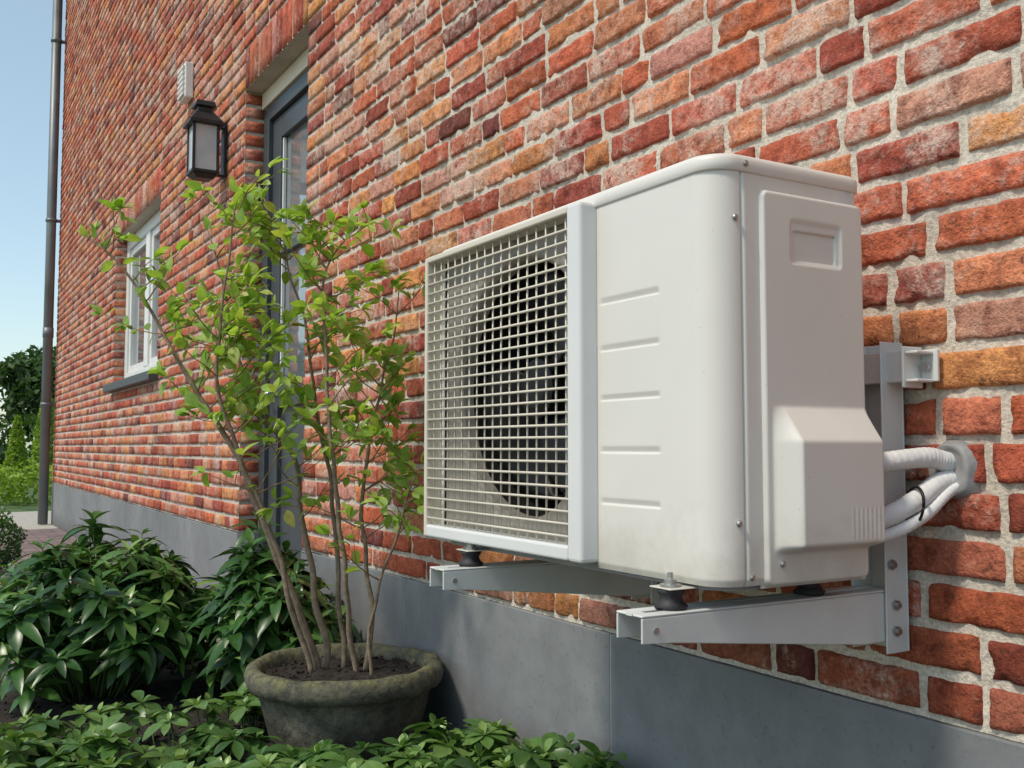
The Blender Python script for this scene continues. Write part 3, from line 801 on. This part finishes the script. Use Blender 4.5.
for i in range(260):
    an=R.uniform(0,6.28); q_=.19*math.sqrt(R.random()); s=R.uniform(.002,.007)
    p=np.array([POTC[0]+q_*math.cos(an),POTC[1]+q_*math.sin(an),.222]); o=np.array([(1,0,0),(-1,0,0),(0,1,0),(0,-1,0),(0,0,.7),(0,0,-.7)])+np.random.RandomState(i+9000).randn(6,3)*.25
    t.add(p+o*s,[(0,2,4),(2,1,4),(1,3,4),(3,0,4),(2,0,5),(1,2,5),(3,1,5),(0,3,5)])
t.obj('pot_soil_crumbs',M_SOIL,pot,False)
# ---------------------------------------------------------------- shrub in pot
R.seed(21)
sh=empty('potted_shrub'); SB=Acc(); ST=Acc(); LF=Acc()
rt=Vector((.5091,.8607,0)); fw=Vector((-.8607,.5091,0)); C0=Vector((POTC[0],POTC[1],0))
def W(a,d,z):
    p=C0+rt*a+fw*d; p.z=z; return p
stems=[
 [(-.065,.0,.20),(-.12,-.02,.39),(-.22,-.04,.64),(-.30,-.05,.82),(-.37,-.06,.93),(-.445,-.05,1.04),(-.56,-.04,1.22),(-.655,-.03,1.31)],
 [(-.05,.02,.20),(-.08,.04,.39),(-.12,.07,.57),(-.165,.09,.75),(-.27,.10,.92),(-.33,.11,1.10),(-.39,.10,1.36)],
 [(-.075,-.02,.20),(-.14,-.06,.45),(-.22,-.10,.70),(-.30,-.13,.95),(-.28,-.14,1.15),(-.26,-.13,1.40)],
 [(-.01,.03,.20),(-.035,.04,.49),(-.06,.06,.72),(-.09,.04,.90),(-.12,.03,1.08),(-.16,.02,1.26),(-.215,.0,1.42)],
 [(.03,-.02,.20),(.01,-.05,.41),(-.01,-.08,.64),(-.03,-.10,.85),(-.035,-.10,1.06),(-.05,-.09,1.20),(.03,-.08,1.33)],
 [(.05,.01,.20),(.055,.02,.42),(.03,.03,.60),(.055,.04,.83),(.095,.03,.98),(.125,.01,1.18)],
 [(.065,-.03,.20),(.07,-.05,.38),(.125,-.06,.54),(.16,-.07,.67),(.19,-.06,.74)],
]
def leaves_on(P,start,dens,big=1.0):
    n=len(P)
    for i in range(int(start*n),n):
        if R.random()<dens:
            p=Vector(P[i]); t=(Vector(P[min(i+1,n-1)])-Vector(P[max(i-1,0)])).normalized()
            d=(t*.35+rv(.6)+Vector((0,0,.05))).normalized()
            p2=p+d*.006
            put_leaf(LF,OV,p2,d,Vector((-.1,-.35,1))+rv(.4),R.uniform(.024,.052)*big,R.random()**1.1,R.uniform(.85,1.2),R.uniform(-.05,.3))
    p=Vector(P[-1]); t=(p-Vector(P[-3])).normalized()
    for k in range(R.randint(2,4)):
        d=(t+rv(.55)).normalized(); put_leaf(LF,OV,p,d,Vector((-.1,-.35,1))+rv(.3),R.uniform(.03,.054)*big,min(1,R.random()*.6+.35),R.uniform(.8,1.15),R.uniform(0,.3))
for si,s in enumerate(stems):
    P=[W(*q) for q in s]; P=spline(P,7); n=len(P)
    P=[p+np.array([noise.noise(Vector(p)*9+Vector((si,0,0))),noise.noise(Vector(p)*9+Vector((0,si,5))),0])*.014 for p in P]
    r0=.0085 if si<2 else .0062
    if si==6: r0=.0040
    tube(SB,P,[r0*(1-i/n)**.8+.0012 for i in range(n)],8)
    leaves_on(P,.5,.4)
    nb=20 if si<6 else 8
    for b in range(nb):
        f=R.uniform(.32,.97)**.9; i=int(f*(n-1)); p=Vector(P[i])
        t=(Vector(P[min(i+1,n-1)])-Vector(P[i-1])).normalized()
        side=(rt*R.choice((-1,1,1))*R.uniform(.5,1)+fw*R.uniform(-.7,.5))
        d=(t*.35+side*.9+Vector((0,0,.18))).normalized(); Ln=R.uniform(.08,.27)*(1.15-.5*f)
        Q=[p]; steps=9
        for k in range(steps):
            d=(d+rv(.11)+Vector((0,0,.03))).normalized(); q=Q[-1]+d*Ln/steps
            if q.y>YW-.035: q.y=YW-.035
            Q.append(q)
        tube(ST,Q,[.0020-.0012*k/steps for k in range(steps+1)],5)
        leaves_on(Q,.25,.55)
        if R.random()<.7:
            j=R.randint(3,6); d2=(d+rv(.7)).normalized(); Q2=[Q[j]]
            for k in range(6): Q2.append(Q2[-1]+(d2+rv(.1))*Ln*.1)
            tube(ST,Q2,.0009,5); leaves_on(Q2,.2,.6,.9)
SB.obj('stems',M_BARK,sh); ST.obj('twigs',M_TWIG,sh); LF.obj('leaves',M_LSHRUB,sh)

# ---------------------------------------------------------------- background planting
def canopy(acc,c,rad,n,s,seed,cone=False):
    rs=np.random.RandomState(seed)
    for i in range(n):
        v=rs.randn(3); v/=np.linalg.norm(v)
        lump=1+.28*noise.noise(Vector(v*2.2)+Vector((seed,0,0)))
        q=rs.uniform(.55,1)**.5*lump
        p=np.array(c)+v*np.array(rad)*q
        if cone:
            tz=rs.uniform(0,1)**1.3; an=rs.uniform(0,6.28); rr_=rad[0]*(1-tz)**.7*rs.uniform(.75,1.05)
            p=np.array([c[0]+rr_*math.cos(an),c[1]+rr_*math.sin(an),c[2]+rad[2]*tz])
        a=rs.randn(3);a/=np.linalg.norm(a); b=np.cross(a,rs.randn(3)); b/=np.linalg.norm(b); ss_=s*rs.uniform(.6,1.3)
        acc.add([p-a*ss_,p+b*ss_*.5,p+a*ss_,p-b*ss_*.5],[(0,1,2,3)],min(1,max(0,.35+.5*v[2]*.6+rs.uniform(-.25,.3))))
def tree(name,x,y,h,r,seed,mat=M_LTREE,n=4000,s=.15):
    e=empty(name); t=Acc(); tube(t,[(x,y,-.05),(x+.1,y,h*.3),(x,y+.1,h*.6),(x,y,h*.85)],[.16,.13,.09,.03],10)
    for k in range(6):
        an=k*1.05; tube(t,[(x,y,h*.3+k*.1),(x+r*.5*math.cos(an),y+r*.5*math.sin(an),h*.5+k*.15)],[.06,.02],6)
    t.obj('trunk',M_BARK,e); L=Acc(); 
    rs=random.Random(seed)
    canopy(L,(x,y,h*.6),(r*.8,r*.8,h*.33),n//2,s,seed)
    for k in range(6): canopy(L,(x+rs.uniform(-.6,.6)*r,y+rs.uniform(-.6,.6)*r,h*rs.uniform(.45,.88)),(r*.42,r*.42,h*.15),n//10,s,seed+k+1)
    L.obj('crown',mat,e)
k=0
for (x,y,h,r_) in ((-34,3.4,3.6,1.5),(-37,.6,4.3,2.2),(-33,-3.5,4.0,2.0),(-38,7.5,5.0,2.4),(-35,-8,4.8,2.3),(-42,4.9,5.2,2.2)):
    tree('garden_tree',x,y,h,r_,40+k); k+=1
def conifer(x,y,h,r_,seed):
    e=empty('conifer_tree'); t=Acc(); tube(t,[(x,y,-.05),(x,y,h*.8)],[.06,.02],8); t.obj('trunk',M_BARK,e)
    L=Acc(); canopy(L,(x,y,.03),(r_,r_,h),2000,.06,seed,True); L.obj('crown',M_LCON,e)
for (x,y,h,r_) in ((-22.3,1.68,1.35,.26),(-23.2,2.30,1.95,.36),(-24.5,.2,1.5,.4),(-22,-1.2,1.6,.4)): conifer(x,y,h,r_,int(h*100))
L=Acc(); rs=random.Random(5)
for i in range(16):
    canopy(L,(-15.4+rs.uniform(-.5,.5),-6+i*.62,.24),(.5,.5,.32),600,.045,100+i)
L.obj('low_hedge',M_LCON)
L=Acc()
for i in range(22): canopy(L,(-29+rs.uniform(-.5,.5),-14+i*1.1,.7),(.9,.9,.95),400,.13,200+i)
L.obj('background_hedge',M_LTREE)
L=Acc(); canopy(L,(-7.05,.40,.19),(.19,.19,.19),3000,.014,300); L.obj('boxwood_ball',M_LDARK)

# ---------------------------------------------------------------- light, world, camera
S=Vector((.06,-.70,.95)).normalized()
w=bpy.data.worlds.new('World'); scene.world=w; w.use_nodes=True; nt=w.node_tree
bg=nt.nodes['Background']; sk=nt.nodes.new('ShaderNodeTexSky'); sk.sky_type='NISHITA'; sk.sun_disc=False
sk.sun_elevation=math.asin(S.z); sk.sun_rotation=math.atan2(S.x,S.y); sk.air_density=1.0; sk.dust_density=1.0; sk.ozone_density=1.0
mx=nt.nodes.new('ShaderNodeMix'); mx.data_type='RGBA'; mx.blend_type='ADD'; mx.inputs[0].default_value=1.0
nt.links.new(sk.outputs[0],mx.inputs[6]); mx.inputs[7].default_value=(1.25,1.6,1.3,1)
nt.links.new(mx.outputs[2],bg.inputs[0]); bg.inputs[1].default_value=0.14
sd=bpy.data.lights.new('sun','SUN'); sd.energy=2.75; sd.angle=math.radians(9); sd.color=(1,.91,.77)
so=bpy.data.objects.new('sun',sd); scene.collection.objects.link(so); so.rotation_euler=S.to_track_quat('Z','Y').to_euler()
cd=bpy.data.cameras.new('camera'); cam=bpy.data.objects.new('camera',cd); scene.collection.objects.link(cam)
cam.location=(0,0,.78); cam.rotation_euler=(math.radians(93.6),0,math.radians(59.4))
cd.sensor_width=36; cd.lens=35.16; cd.clip_start=.02; cd.clip_end=1000
scene.camera=cam
scene.view_settings.view_transform='Standard'; scene.view_settings.look='None'; scene.view_settings.exposure=0
